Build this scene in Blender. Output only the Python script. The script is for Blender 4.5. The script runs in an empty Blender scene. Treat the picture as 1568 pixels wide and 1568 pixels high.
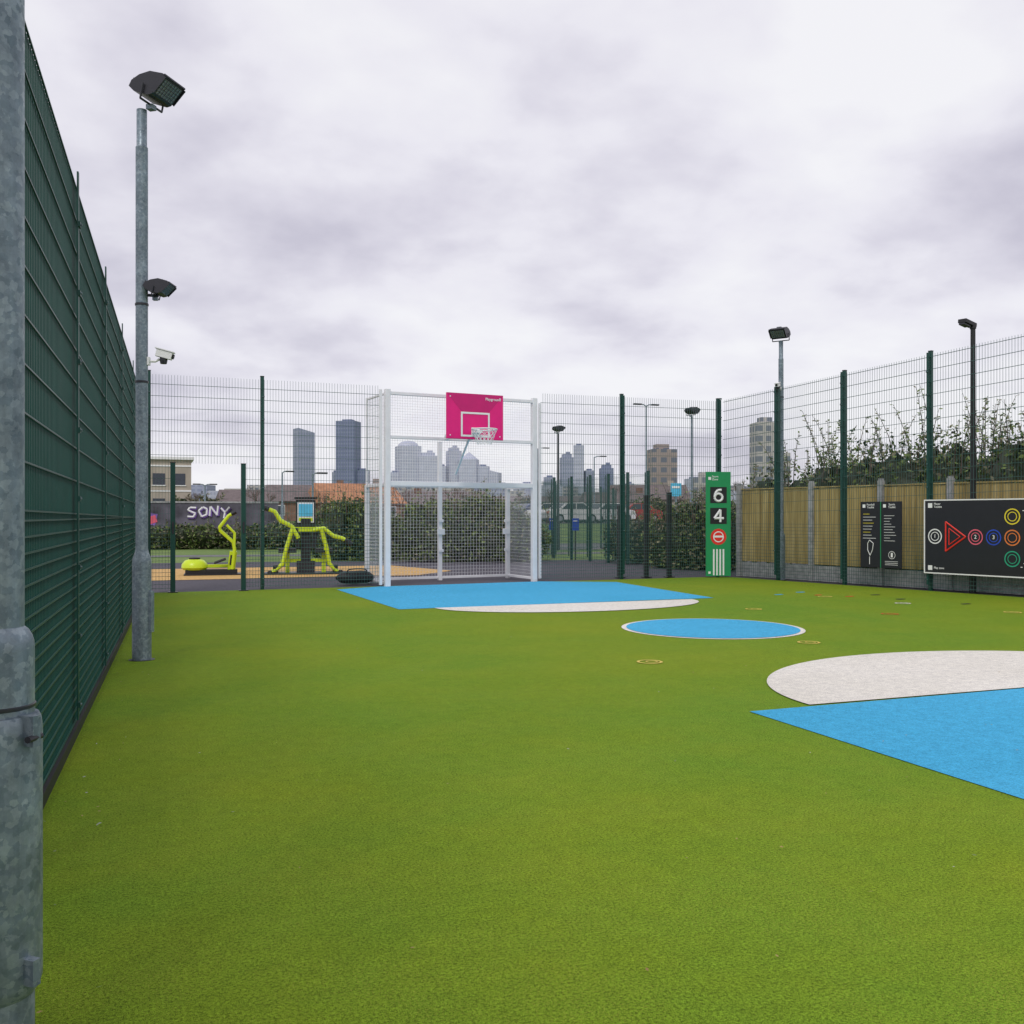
import bpy, math, random, bmesh
import numpy as np
from mathutils import Vector, Matrix
random.seed(7); rng=np.random.default_rng(7)
scene=bpy.context.scene
COL=bpy.context.collection

# ---------------------------------------------------------------- materials
def newmat(name):
    m=bpy.data.materials.new(name); m.use_nodes=True
    nt=m.node_tree; return m,nt,nt.nodes['Principled BSDF']
def ramp(nt,fac,stops,interp='LINEAR'):
    r=nt.nodes.new('ShaderNodeValToRGB'); r.color_ramp.interpolation=interp
    e=r.color_ramp.elements
    while len(e)<len(stops): e.new(0.5)
    for i,(p,c) in enumerate(stops):
        e[i].position=p; e[i].color=(*c,1) if len(c)==3 else c
    nt.links.new(fac,r.inputs['Fac']); return r.outputs['Color']
def noise(nt,scale,detail=4,rough=.55,vec=None,dist=0,out='Fac'):
    n=nt.nodes.new('ShaderNodeTexNoise'); n.inputs['Scale'].default_value=scale
    n.inputs['Detail'].default_value=detail; n.inputs['Roughness'].default_value=rough
    n.inputs['Distortion'].default_value=dist
    if vec is None:
        tc=nt.nodes.get('TC') or nt.nodes.new('ShaderNodeTexCoord'); tc.name='TC'; vec=tc.outputs['Object']
    nt.links.new(vec,n.inputs['Vector']); return n.outputs[out]
def mix(nt,fac,a,b,mode='MIX'):
    m=nt.nodes.new('ShaderNodeMix'); m.data_type='RGBA'; m.blend_type=mode
    for i,v in ((0,fac),(6,a),(7,b)):
        if hasattr(v,'links'): nt.links.new(v,m.inputs[i])
        else: m.inputs[i].default_value=v if i==0 else ((*v,1) if len(v)==3 else v)
    return m.outputs[2]
def math_(nt,op,a,b=None,c=None):
    m=nt.nodes.new('ShaderNodeMath'); m.operation=op
    for i,v in enumerate((a,b,c)):
        if v is None: continue
        if hasattr(v,'links'): nt.links.new(v,m.inputs[i])
        else: m.inputs[i].default_value=v
    return m.outputs[0]
def bump(nt,b,h,strength=.3,dist=.01):
    n=nt.nodes.new('ShaderNodeBump'); n.inputs['Strength'].default_value=strength; n.inputs['Distance'].default_value=dist
    nt.links.new(h,n.inputs['Height']); nt.links.new(n.outputs[0],b.inputs['Normal'])
def plain(name,c,rough=.5,metal=0,var=.12,scale=6):
    m,nt,b=newmat(name)
    f=noise(nt,scale,4)
    d=tuple(x*(1-var) for x in c); l=tuple(min(1,x*(1+var)) for x in c)
    nt.links.new(ramp(nt,f,[(.3,d),(.7,l)]),b.inputs['Base Color'])
    b.inputs['Roughness'].default_value=rough; b.inputs['Metallic'].default_value=metal
    return m

def turfmat(name,a,b2,fine=.35,worn=None):
    m,nt,b=newmat(name)
    big=noise(nt,.3,6,.65)
    base=ramp(nt,big,[(.36,a),(.64,b2)])
    mot=noise(nt,14,4,.7)
    base=mix(nt,1,base,ramp(nt,mot,[(.35,(.90,.90,.90)),(.65,(1.10,1.10,1.08))]),'MULTIPLY')
    f1=noise(nt,95,3,.85); f2=noise(nt,330,1,.6)
    fn=math_(nt,'ADD',math_(nt,'MULTIPLY',f1,.6),math_(nt,'MULTIPLY',f2,.4))
    fc=ramp(nt,fn,[(.40,(1-fine,)*3),(.5,(1,1,1)),(.60,(1+fine,)*3)])
    base=mix(nt,1,base,fc,'MULTIPLY')
    if worn:
        w=noise(nt,150,3,.8); wf=ramp(nt,w,[(.52,(0,0,0)),(.64,(1,1,1))])
        pw=ramp(nt,noise(nt,1.6,5,.7),[(.42,(.25,.25,.25)),(.60,(1,1,1))])
        base=mix(nt,math_(nt,'MULTIPLY',math_(nt,'MULTIPLY',wf,.6),pw),base,worn)
    nt.links.new(base,b.inputs['Base Color'])
    b.inputs['Roughness'].default_value=.95
    b.inputs['Specular IOR Level'].default_value=.1
    bump(nt,b,f2,.5,.003)
    return m
M={}
M['turf']=turfmat('court_green_turf',(.125,.236,.018),(.180,.252,.014),.62,(.40,.40,.06))
M['blue']=turfmat('court_blue_turf',(.06,.37,.62),(.075,.41,.68),.3)
M['white']=turfmat('court_white_turf',(.66,.63,.57),(.76,.73,.68),.26)
M['yellow']=turfmat('court_yellow_turf',(.62,.48,.10),(.7,.56,.16),.3)
M['red']=turfmat('court_red_turf',(.5,.1,.04),(.55,.15,.04),.2)
M['wire']=plain('green_powder_coat',(.002,.052,.040),.42)
M['wireback']=plain('green_mesh_wire',(.05,.12,.11),.45)
M['whitep']=plain('white_powder_coat',(.80,.80,.82),.35,0,.05)
M['black']=plain('black_rubber',(.012,.012,.014),.55)
M['dark']=plain('dark_grey_metal',(.030,.030,.038),.4,.2)
M['glass']=plain('lamp_glass',(.22,.24,.27),.12,.1)
M['pink']=plain('pink_board',(.80,.004,.20),.4,0,.06)
M['pinkd']=plain('magenta_board',(.60,.003,.16),.4,0,.06)
M['lime']=plain('lime_paint',(.55,.72,.015),.35,0,.06)
M['signgreen']=plain('sign_green',(.01,.27,.09),.4,0,.05)
M['signred']=plain('sign_red',(.75,.03,.02),.4)
M['signblack']=plain('sign_black',(.010,.010,.014),.38)
M['signwhite']=plain('sign_white',(.82,.82,.82),.45,0,.03)
M['signblue']=plain('sign_blue',(.02,.07,.5),.4)
M['signyellow']=plain('sign_yellow',(.8,.65,.03),.4)
M['signorange']=plain('sign_orange',(.75,.2,.04),.4)
M['signgr2']=plain('sign_emerald',(.02,.35,.2),.4)
M['signpink']=plain('sign_pink',(.75,.12,.18),.4)
M['cyan']=plain('sign_cyan',(.1,.5,.75),.4)
M['purple']=plain('graffiti_purple',(.22,.12,.42),.6,0,.3,3)
M['graf']=plain('graffiti_wall_paint',(.10,.095,.12),.8,0,.6,1.5)
def galv():
    m,nt,b=newmat('galvanised_steel')
    tc=nt.nodes.new('ShaderNodeTexCoord'); tc.name='TC'
    nc=noise(nt,45,3,.6,None,0,'Color')
    vm=nt.nodes.new('ShaderNodeVectorMath'); vm.operation='MULTIPLY_ADD'
    nt.links.new(nc,vm.inputs[0]); vm.inputs[1].default_value=(.03,.03,.03); nt.links.new(tc.outputs['Object'],vm.inputs[2])
    v=nt.nodes.new('ShaderNodeTexVoronoi'); v.inputs['Scale'].default_value=60
    nt.links.new(vm.outputs[0],v.inputs['Vector'])
    sp=nt.nodes.new('ShaderNodeSeparateColor'); nt.links.new(v.outputs['Color'],sp.inputs[0])
    c=ramp(nt,sp.outputs[0],[(0,(.17,.225,.27)),(.5,(.225,.28,.325)),(1,(.31,.37,.41))])
    n2=noise(nt,9,8,.75)
    c=mix(nt,.85,c,ramp(nt,n2,[(.32,(.55,.56,.58)),(.55,(1,1,1)),(.72,(1.4,1.4,1.4))]),'MULTIPLY')
    mp=nt.nodes.new('ShaderNodeMapping'); mp.inputs['Scale'].default_value=(30,30,1.2); nt.links.new(tc.outputs['Object'],mp.inputs['Vector'])
    st=noise(nt,1,5,.65,mp.outputs[0])
    c=mix(nt,.5,c,ramp(nt,st,[(.35,(.7,.7,.72)),(.65,(1.15,1.15,1.15))]),'MULTIPLY')
    nt.links.new(c,b.inputs['Base Color'])
    b.inputs['Metallic'].default_value=.35
    rr=ramp(nt,sp.outputs[1],[(0,(.40,)*3),(1,(.58,)*3)]); nt.links.new(rr,b.inputs['Roughness'])
    bump(nt,b,n2,.25,.004)
    return m
M['galv']=galv()
def wood():
    m,nt,b=newmat('fence_timber')
    tc=nt.nodes.new('ShaderNodeTexCoord'); tc.name='TC'
    mp=nt.nodes.new('ShaderNodeMapping'); mp.inputs['Scale'].default_value=(9,9,.7)
    nt.links.new(tc.outputs['Object'],mp.inputs['Vector'])
    n1=noise(nt,1.0,3,.5,mp.outputs[0]) 
    mp2=nt.nodes.new('ShaderNodeMapping'); mp2.inputs['Scale'].default_value=(60,60,2)
    nt.links.new(tc.outputs['Object'],mp2.inputs['Vector'])
    n2=noise(nt,1.2,5,.6,mp2.outputs[0])
    c=ramp(nt,n1,[(.3,(.35,.25,.085)),(.5,(.50,.38,.145)),(.72,(.64,.51,.24))])
    c=mix(nt,.6,c,ramp(nt,n2,[(.3,(.6,.58,.55)),(.7,(1.15,1.15,1.15))]),'MULTIPLY')
    nt.links.new(c,b.inputs['Base Color']); b.inputs['Roughness'].default_value=.8
    bump(nt,b,n2,.3,.004)
    return m
M['wood']=wood()
M['conc']=plain('concrete',(.38,.38,.39),.85,0,.3,9)
M['asph']=plain('asphalt',(.065,.060,.078),.9,0,.35,30)
M['asph2']=plain('car_park_asphalt',(.15,.15,.155),.9,0,.3,3)
M['sand']=plain('gym_rubber_surface',(.55,.34,.12),.9,0,.25,12)
def grassm():
    m,nt,b=newmat('grass')
    c=ramp(nt,noise(nt,.25,6,.65),[(.3,(.08,.14,.03)),(.5,(.13,.21,.045)),(.7,(.18,.24,.07))])
    c=mix(nt,.7,c,ramp(nt,noise(nt,14,4,.7),[(.3,(.6,.6,.6)),(.7,(1.2,1.2,1.2))]),'MULTIPLY')
    nt.links.new(c,b.inputs['Base Color']); b.inputs['Roughness'].default_value=.95
    return m
M['grass']=grassm()
def leafm(name,a,b2):
    m,nt,b=newmat(name)
    c=ramp(nt,noise(nt,2.2,3,.7),[(.3,a),(.7,b2)])
    nt.links.new(c,b.inputs['Base Color']); b.inputs['Roughness'].default_value=.55
    b.inputs['Specular IOR Level'].default_value=.35
    return m
M['leafD']=leafm('leaf_dark',(.028,.052,.016),(.07,.115,.028))
M['leafL']=leafm('leaf_light',(.10,.15,.035),(.20,.26,.07))
M['leafO']=leafm('leaf_olive',(.13,.115,.075),(.22,.21,.12))
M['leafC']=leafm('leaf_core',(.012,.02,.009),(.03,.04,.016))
M['leafB']=leafm('dead_leaf',(.22,.12,.04),(.45,.34,.12))
M['twig']=plain('twig_bark',(.12,.085,.07),.9)
M['brick']=plain('brick_brown',(.22,.13,.095),.9,0,.3,2)
M['cream']=plain('cream_render',(.42,.37,.31),.9,0,.12,.6)
M['roof']=plain('orange_roof_tile',(.40,.19,.10),.85,0,.25,2)
M['roofd']=plain('grey_roof_tile',(.15,.12,.12),.85,0,.25,2)
M['window']=plain('window_glass',(.05,.06,.08),.15)
M['carw']=plain('car_paint_white',(.7,.7,.7),.25,0,.03)
M['cars']=plain('car_paint_silver',(.33,.35,.38),.25,.4,.03)
M['carb']=plain('car_paint_blue',(.05,.09,.2),.25,.2,.03)
M['card']=plain('car_paint_black',(.02,.02,.022),.25,0,.03)
M['carr']=plain('car_paint_red',(.35,.03,.03),.25,0,.03)
M['tyre']=plain('tyre',(.015,.015,.015),.8)
M['metalroof']=plain('shed_metal',(.45,.47,.5),.5,0,.08,1)
def facade(name,wall,win,fh=3.4,fw=2.2,a=.45,bb=.35):
    m,nt,b=newmat(name)
    tc=nt.nodes.new('ShaderNodeTexCoord'); tc.name='TC'
    s=nt.nodes.new('ShaderNodeSeparateXYZ'); nt.links.new(tc.outputs['Object'],s.inputs[0])
    zf=math_(nt,'FRACT',math_(nt,'DIVIDE',s.outputs[2],fh))
    hf=math_(nt,'FRACT',math_(nt,'DIVIDE',math_(nt,'ADD',s.outputs[0],s.outputs[1]),fw))
    k=math_(nt,'MULTIPLY',math_(nt,'GREATER_THAN',zf,a),math_(nt,'GREATER_THAN',hf,bb))
    n=noise(nt,.12,3) 
    wc=mix(nt,.5,wall,ramp(nt,n,[(.3,tuple(x*.75 for x in wall)),(.7,tuple(x*1.2 for x in wall))]))
    nt.links.new(mix(nt,k,wc,win),b.inputs['Base Color']); b.inputs['Roughness'].default_value=.6
    return m

# ---------------------------------------------------------------- mesh builder
class MB:
    def __init__(s): s.v=[];s.f=[];s.m=[];s.mats=[];s.flat=False
    def mi(s,k):
        if k not in s.mats: s.mats.append(k)
        return s.mats.index(k)
    def add(s,vs,fs,mat):
        o=len(s.v); s.v+= [tuple(v) for v in vs]; k=s.mi(mat)
        for f in fs: s.f.append(tuple(i+o for i in f)); s.m.append(k)
    def box(s,c,size,mat,rz=0,rx=0,ry=0):
        x,y,z=[q/2 for q in size]
        R=Matrix.Rotation(rz,3,'Z')@Matrix.Rotation(ry,3,'Y')@Matrix.Rotation(rx,3,'X')
        vs=[Vector(c)+R@Vector((a*x,b*y,e*z)) for a in(-1,1) for b in(-1,1) for e in(-1,1)]
        s.add(vs,[(0,1,3,2),(4,6,7,5),(0,4,5,1),(2,3,7,6),(0,2,6,4),(1,5,7,3)],mat)
    def tube(s,pts,r,mat,n=8,caps=True):
        pts=[Vector(p) for p in pts]; rs=r if isinstance(r,(list,tuple)) else [r]*len(pts)
        vs=[];prev=None
        for i,p in enumerate(pts):
            t=(pts[min(i+1,len(pts)-1)]-pts[max(i-1,0)]).normalized()
            if prev is None:
                u=t.orthogonal().normalized()
                if n==4:
                    up=Vector((0,0,1)) if abs(t.z)<.9 else Vector((1,0,0)); u=t.cross(up).normalized()
            else: u=(prev-prev.dot(t)*t).normalized()
            prev=u; w=t.cross(u)
            off=math.pi/4 if n==4 else 0
            for j in range(n):
                a=2*math.pi*j/n+off; vs.append(p+(u*math.cos(a)+w*math.sin(a))*rs[i])
        fs=[]
        for i in range(len(pts)-1):
            for j in range(n):
                a=i*n+j;b=i*n+(j+1)%n; fs.append((a,b,b+n,a+n))
        if caps: fs.append(tuple(range(n))[::-1]); fs.append(tuple(range((len(pts)-1)*n,len(pts)*n)))
        s.add(vs,fs,mat)
    def seg(s,p,q,r,mat,step=.4):
        p=Vector(p);q=Vector(q); k=max(1,int(math.ceil((q-p).length/step)))
        s.tube([p.lerp(q,i/k) for i in range(k+1)],r,mat,4,False)
    def lathe(s,prof,c,mat,n=24):
        c=Vector(c);vs=[]
        for r,z in prof:
            for j in range(n):
                a=2*math.pi*j/n; vs.append(c+Vector((r*math.cos(a),r*math.sin(a),z)))
        fs=[]
        for i in range(len(prof)-1):
            for j in range(n):
                a=i*n+j;b=i*n+(j+1)%n; fs.append((a,b,b+n,a+n))
        fs.append(tuple(range(n))[::-1]); fs.append(tuple(range((len(prof)-1)*n,len(prof)*n)))
        s.add(vs,fs,mat)
    def extr(s,prof,y0,y1,mat):
        n=len(prof); vs=[(x,y0,z) for x,z in prof]+[(x,y1,z) for x,z in prof]
        fs=[tuple(range(n)),tuple(range(n,2*n))[::-1]]+[(i,i+n,(i+1)%n+n,(i+1)%n) for i in range(n)]
        s.add(vs,fs,mat)
    def poly(s,pts,z,mat): s.add([(x,y,z) for x,y in pts],[tuple(range(len(pts)))],mat)
    def disc(s,x,z,r,y,mat,r0=0,n=28):
        vs=[(x+r*math.cos(a),y,z+r*math.sin(a)) for a in [2*math.pi*i/n for i in range(n)]]
        if r0<=0: s.add(vs,[tuple(range(n))],mat)
        else:
            vs+=[(x+r0*math.cos(a),y,z+r0*math.sin(a)) for a in [2*math.pi*i/n for i in range(n)]]
            s.add(vs,[(i,(i+1)%n,(i+1)%n+n,i+n) for i in range(n)],mat)
    def rect(s,x0,z0,x1,z1,y,mat): s.add([(x0,y,z0),(x1,y,z0),(x1,y,z1),(x0,y,z1)],[(0,1,2,3)],mat)
    def obj(s,name,loc=(0,0,0),rz=0,smooth=False,bevel=0,parent=None):
        me=bpy.data.meshes.new(name); me.from_pydata(s.v,[],s.f)
        for k in s.mats: me.materials.append(M[k])
        me.polygons.foreach_set('material_index',s.m)
        me.validate(); me.update()
        if len(s.f)<60000 and not s.flat:
            bm=bmesh.new(); bm.from_mesh(me)
            bmesh.ops.recalc_face_normals(bm,faces=bm.faces)
            bm.to_mesh(me); bm.free()
        if smooth:
            for p in me.polygons: p.use_smooth=True
            try: me.set_sharp_from_angle(angle=math.radians(38))
            except Exception: pass
        o=bpy.data.objects.new(name,me); COL.objects.link(o); o.location=loc; o.rotation_euler=(0,0,rz)
        if bevel:
            b=o.modifiers.new('bevel','BEVEL'); b.width=bevel; b.segments=2; b.limit_method='ANGLE'
        if parent: o.parent=parent
        return o
def text(parent,body,x,z,size,mat,y=-.012,bold=0,align='CENTER',name='lettering'):
    cu=bpy.data.curves.new(name,'FONT'); cu.body=body; cu.size=size; cu.align_x=align; cu.align_y='CENTER'
    cu.offset=bold; cu.extrude=.001
    o=bpy.data.objects.new(name,cu); COL.objects.link(o); cu.materials.append(M[mat])
    o.parent=parent; o.location=(x,y,z); o.rotation_euler=(math.pi/2,0,0); return o
def polar(b,d): b=math.radians(b); return (d*math.sin(b),d*math.cos(b))

# ---------------------------------------------------------------- ground
GROUND_RISE=.8
def gz(y): 
    t=min(1,max(0,(y-44)/16)); return GROUND_RISE*t*t*(3-2*t)
b=MB(); ys=[-3000,-300,-40,0,20,40]+[44+i for i in range(0,17)]+[80,150,400,1200,4000]; xs=[-3500,-400,-60,-10,0,20,50,150,600,3500]
vs=[(x,y,gz(y)-.02) for y in ys for x in xs]; w=len(xs)
b.add(vs,[(j*w+i,j*w+i+1,(j+1)*w+i+1,(j+1)*w+i) for j in range(len(ys)-1) for i in range(w-1)],'grass')
b.obj('ground',smooth=True)
b=MB(); b.poly([(-14,-6),(17,-6),(17,26.5),(8,27),(5,28.6),(-14,30)],-.012,'asph'); b.obj('asphalt_path')
b=MB(); b.poly([(-8,21.2),(5.6,21.0),(6.8,22.4),(6.0,25.4),(-8,25.8)],-.006,'sand'); b.obj('gym_surface')
b=MB(); b.poly([(-2,33.5),(24,29.5),(24,30.9),(-2,35)],-.012,'asph2'); b.obj('park_footpath')
b=MB(); b.poly([(12,34.9),(34,34.9),(38,43),(14,43)],-.012,'asph2'); b.obj('second_court_surface')
b=MB(); b.poly([(18,61),(75,61),(75,110),(18,110)],GROUND_RISE-.012,'asph2'); b.obj('car_park')
b=MB(); b.poly([(-.80,-6),(15.9,-6),(13.12,11.78),(11.56,18.12),(-.09,17.66)],0,'turf'); b.obj('court_turf')
A_=(-.67,-2); B_=(-.06,17.62); b=MB(); b.box((math.dist(A_,B_)/2,.0,.03),(math.dist(A_,B_),.05,.066),'black'); b.obj('added_dark_strip',(A_[0],A_[1],0),math.atan2(B_[1]-A_[1],B_[0]-A_[0]))  # dark strip added to cover the bright turf line under the fence
b=MB(); b.poly([(3.12,17.25),(3.27,13.3),(8.4,13.42),(8.62,17.3),(7.3,18.0),(4.0,17.72)],.004,'blue'); b.obj('court_marking_key')
def half(cx,cy,rx,ry,sg,z,name):
    b=MB(); b.poly([(cx+rx*math.cos(a),cy+sg*ry*math.sin(a)) for a in [math.pi*i/60 for i in range(61)]],z,'white'); b.obj(name)
half(5.85,13.29,2.07,1.22,-1,.008,'court_marking_arc')
b=MB(); b.poly([(3.74,5.54),(8.9,5.6),(9.0,-1),(3.8,-1)],.004,'blue'); b.obj('court_marking_key')
half(6.5,5.58,2.25,1.85,1,.008,'court_marking_arc')
def circ(cx,cy,r,z,mat,name,r0=0):
    b=MB();n=72
    if r0:
        vs=[(cx+q*math.cos(2*math.pi*i/n),cy+q*math.sin(2*math.pi*i/n),z) for q in (r,r0) for i in range(n)]
        b.add(vs,[(i,(i+1)%n,(i+1)%n+n,i+n) for i in range(n)],mat)
    else: b.poly([(cx+r*math.cos(2*math.pi*i/n),cy+r*math.sin(2*math.pi*i/n)) for i in range(n)],z,mat)
    return b.obj(name)
circ(6.12,9.82,1.04,.004,'white','court_marking_circle'); circ(6.12,9.82,.985,.008,'blue','court_marking_circle')
for (x,y,c) in [(4.18,7.73,'yellow'),(6.35,8.35,'yellow'),(7.9,11.6,'yellow'),(10.5,11.6,'white'),(10.9,10.0,'yellow'),(9.4,8.1,'yellow'),(10.2,13.0,'yellow'),(9.2,10.4,'red')]:
    for k in range(2): circ(x+k*.02,y,.115-.06*k,.006,c,'court_spot_ring',.09-.05*k)
for (x,y,c,a) in [(11.2,13.0,'black',0),(9.75,13.6,'blue',.2),(10.3,13.3,'red',.4),(11.0,12.2,'black',.1),(10.4,13.9,'blue',.1),(11.3,11.2,'black',.1),(10.6,12.9,'red',.2)]:
    b=MB(); b.box((0,0,.004),(.15,.06,.006),c,a); b.obj('court_marking_dash',(x,y,0))
b=MB() 
for i in range(430):
    if i<350: x=random.uniform(-.4,13); y=random.uniform(2.2,17.5)
    else: y=random.uniform(2.5,17); x=-.45+(y-5)*.031+abs(random.gauss(0,.2))+.04
    s=random.uniform(.004,.011); a=random.uniform(0,6.28); u=Vector((math.cos(a),math.sin(a),random.uniform(-.2,.3)))*s; v=Vector((-math.sin(a),math.cos(a),random.uniform(-.3,.3)))*s*.5
    P=Vector((x,y,.014)); b.add([P-u,P+v,P+u,P-v],[(0,1,2,3)],random.choice(['leafB','leafB','leafB','leafL','conc']))
b.flat=True; b.obj('leaf_litter')

# ---------------------------------------------------------------- mesh fences
def wires(b,L,h0,h1,z0,mat,vr,hr,openings=(),dense=1.2,vs_=.05):
    n=int(L/vs_)
    for i in range(1,n):
        x=i*vs_; h=h0+(h1-h0)*x/L; zz=z0
        for (a,c,t) in openings:
            if a<x<c: zz=t
        if zz>=h: continue
        b.tube([(x,0,zz),(x,0,h)],vr,mat,4,False)
    z=z0+.03
    while z<h0:
        segs=[(0,L)]
        for (a,c,t) in openings:
            if z<t:
                ns=[]
                for s in segs:
                    if a>s[0]: ns.append((s[0],min(a,s[1])))
                    if c<s[1]: ns.append((max(c,s[0]),s[1]))
                segs=ns
        for s in segs:
            zz=[z*(h0+(h1-h0)*q/L)/h0 for q in s] if z>1.3 else [z,z]
            for yo in (-.008,.008):
                b.seg((s[0],yo,zz[0]),(s[1],yo,zz[1]),hr,mat)
        z+= .0667 if z<dense else .2
def fence(name,A,B,h0,h1,posts,openings=(),mat='wireback',vr=.0032,hr=.004,dense=1.1,pm='wire',z0=.04):
    L=math.dist(A,B); rz=math.atan2(B[1]-A[1],B[0]-A[0]); b=MB()
    wires(b,L,h0,h1,z0,mat,vr,hr,openings,dense)
    for x in posts:
        h=h0+(h1-h0)*x/L+.06
        b.box((x,.06,h/2),(.06,.06,h),pm); b.box((x,.06,h+.006),(.066,.066,.012),'black')
        b.box((x,-.032,h/2+.04),(.04,.010,h-.14),pm)
        z=.2
        while z<h: b.box((x,-.040,z),(.055,.014,.03),pm); b.tube([(x,-.046,z),(x,-.054,z)],.008,'galv',6); z+=.4
    return b.obj(name,(A[0],A[1],0),rz)
fence('mesh_fence',A_,B_,3.36,3.16,[1.3,3.6,5.95,8.25,10.45,12.75,15.1,17.4,19.5],mat='wire',vr=.0044,hr=.0055,dense=1.3,z0=.05)
fence('mesh_fence',(-.02,17.64),(4.05,17.79),3.70,3.70,[.04,1.92],openings=[(.42,1.56,2.2)])
fence('mesh_fence',(7.27,17.93),(11.52,18.1),3.72,3.75,[1.85,4.2])
RA=(11.56,18.1); RB=(14.3,6.78); RL=math.dist(RA,RB); RZ=math.atan2(RB[1]-RA[1],RB[0]-RA[0])
fence('mesh_fence',RA,RB,3.78,4.55,[1.45,3.05,4.83,7.4,9.6,11.5])
for x in (.40,1.56):
    b=MB(); b.box((0,0,1.1),(.08,.08,2.2),'wire'); b.box((0,0,2.206),(.09,.09,.012),'black'); b.box((0,-.045,1.1),(.03,.02,.2),'dark')
    b.box((0,0,.008),(.16,.16,.015),'dark'); b.obj('gate_post',(x,17.6,0),bevel=.004)
for X,Y,h in ((9.3,18.5,1.5),(9.88,18.42,1.72),(10.36,18.3,1.78)):
    b=MB(); b.box((0,0,h/2),(.09,.09,h),'black'); b.box((0,0,h+.01),(.1,.1,.02),'dark'); b.box((0,0,.01),(.18,.18,.02),'dark'); b.obj('gate_post',(X,Y,0),bevel=.006)

# ---------------------------------------------------------------- timber fence
off=.5; TA=(RA[0]+.972*off,RA[1]+.235*off); b=MB()
x=0
while x<12.6:
    w=.118+random.uniform(-.003,.003); t=random.uniform(-.012,.012)
    b.box((x+w/2,random.uniform(-.004,.004),1.09+t/2),(w-.006,.018,1.52+t),'wood',0,random.uniform(-.004,.004),random.uniform(-.004,.004))
    b.box((x+w*.1,-.014,1.09),(.014,.014,1.5),'wood')
    x+=w
for z in (.55,1.1,1.65): b.box((6.3,.045,z),(12.6,.06,.08),'wood')
b.box((6.3,0,1.875),(12.6,.06,.025),'wood')
b.box((6.3,0,.155),(12.6,.05,.31),'conc')
for xx in (.03,1.95,3.55,4.95,6.35,7.9,9.7,11.5):
    b.box((xx,-.03,.98),(.1,.1,1.96),'conc'); b.box((xx,-.03,1.98),(.07,.07,.04),'conc')
b.obj('timber_fence',(TA[0],TA[1],0),RZ)

# ---------------------------------------------------------------- signs on right fence
def along(s,o=0): 
    c,sn=math.cos(RZ),math.sin(RZ); return (RA[0]+c*s-sn*o,RA[1]+sn*s+c*o,0)
def signboard(name,s0,s1,z0,z1):
    e=bpy.data.objects.new(name,None); COL.objects.link(e); e.location=along(s0,-.07); e.rotation_euler=(0,0,RZ)
    b=MB(); w=s1-s0
    b.box((w/2,0,(z0+z1)/2),(w,.012,z1-z0),'signblack'); b.obj('board',parent=e,bevel=.003)
    b=MB()
    for xx in (0,w): b.box((xx,0,(z0+z1)/2),(.022,.02,z1-z0+.02),'signwhite')
    for zz in (z0,z1): b.box((w/2,0,zz),(w-.02,.018,.02),'signwhite')
    if w>1: b.obj('frame',parent=e)
    return e
e=signboard('information_sign',3.5,4.36,.36,1.56)
b=MB(); b.box((.43,-.009,.96),(.012,.006,1.2),'signgreen')
for sx in (.05,.48):
    b.rect(sx,1.45,sx+.06,1.51,-.011,'signwhite')
for r in range(9):
    z=1.33-r*.055; b.rect(.06,z,.06+random.uniform(.12,.3),z+.008,-.011,'signwhite' if r%3 else 'signyellow')
for r in range(10):
    z=1.3-r*.05; b.rect(.5,z,.5+random.uniform(.1,.28),z+.007,-.011,'signwhite')
pts=[(.16,.8),(.20,.86),(.28,.8),(.26,.68),(.21,.58),(.16,.68)]
for i in range(len(pts)):
    p,q=pts[i],pts[(i+1)%len(pts)]; b.tube([(p[0],-.012,p[1]),(q[0],-.012,q[1])],.006,'signwhite',6)
b.tube([(.2,-.012,.56),(.2,-.012,.42)],.006,'signwhite',6)
b.disc(.66,.6,.07,-.011,'signwhite',.062); b.rect(.64,.56,.68,.64,-.012,'signwhite')
for r in range(3): b.rect(.52,.48-r*.03,.78,.487-r*.03,-.011,'signwhite')
b.flat=True; b.obj('graphics',parent=e)
text(e,'Football\nToolkit',.22,1.48,.05,'signwhite',-.011,.0005); text(e,'Sports\nToolkit',.66,1.48,.05,'signwhite',-.011,.0005)
e=signboard('activity_board_sign',4.80,7.3,.32,1.57)
b=MB()
def ring(x,z,c,r=.13): b.disc(x,z,r,-.012,c,r-.02); b.disc(x,z,r*.6,-.012,c,r*.6-.013)
ring(.2,.95,'signwhite'); ring(.93,.95,'signpink'); ring(1.24,.95,'signblue'); ring(1.55,.95,'signorange'); ring(1.55,1.29,'signyellow'); ring(1.55,.61,'signgr2'); ring(1.95,.95,'signwhite'); ring(2.2,1.25,'signpink')
T=[(.4,1.2),(.4,.7),(.76,.95)]
for i in range(3):
    p,q=T[i],T[(i+1)%3]; b.tube([(p[0],-.012,p[1]),(q[0],-.012,q[1])],.013,'signred',6)
T=[(.46,1.09),(.46,.81),(.66,.95)]
for i in range(3):
    p,q=T[i],T[(i+1)%3]; b.tube([(p[0],-.012,p[1]),(q[0],-.012,q[1])],.008,'signred',6)
for i in range(10):
    a=.3+i*.25; b.box((1.62+.22*math.cos(a-1.5),-.01,.95+.5*math.sin(a-1.5)),(.03,.004,.012),'signwhite')
b.rect(.07,1.44,.15,1.52,-.011,'signwhite'); b.rect(.07,.37,.15,.45,-.011,'signwhite')
b.flat=True; b.obj('graphics',parent=e)
text(e,'Player\nToolkit',.18,1.48,.05,'signwhite',-.011,.0005,'LEFT'); text(e,'Play zone',.18,.41,.05,'signwhite',-.011,.0005,'LEFT')
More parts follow.
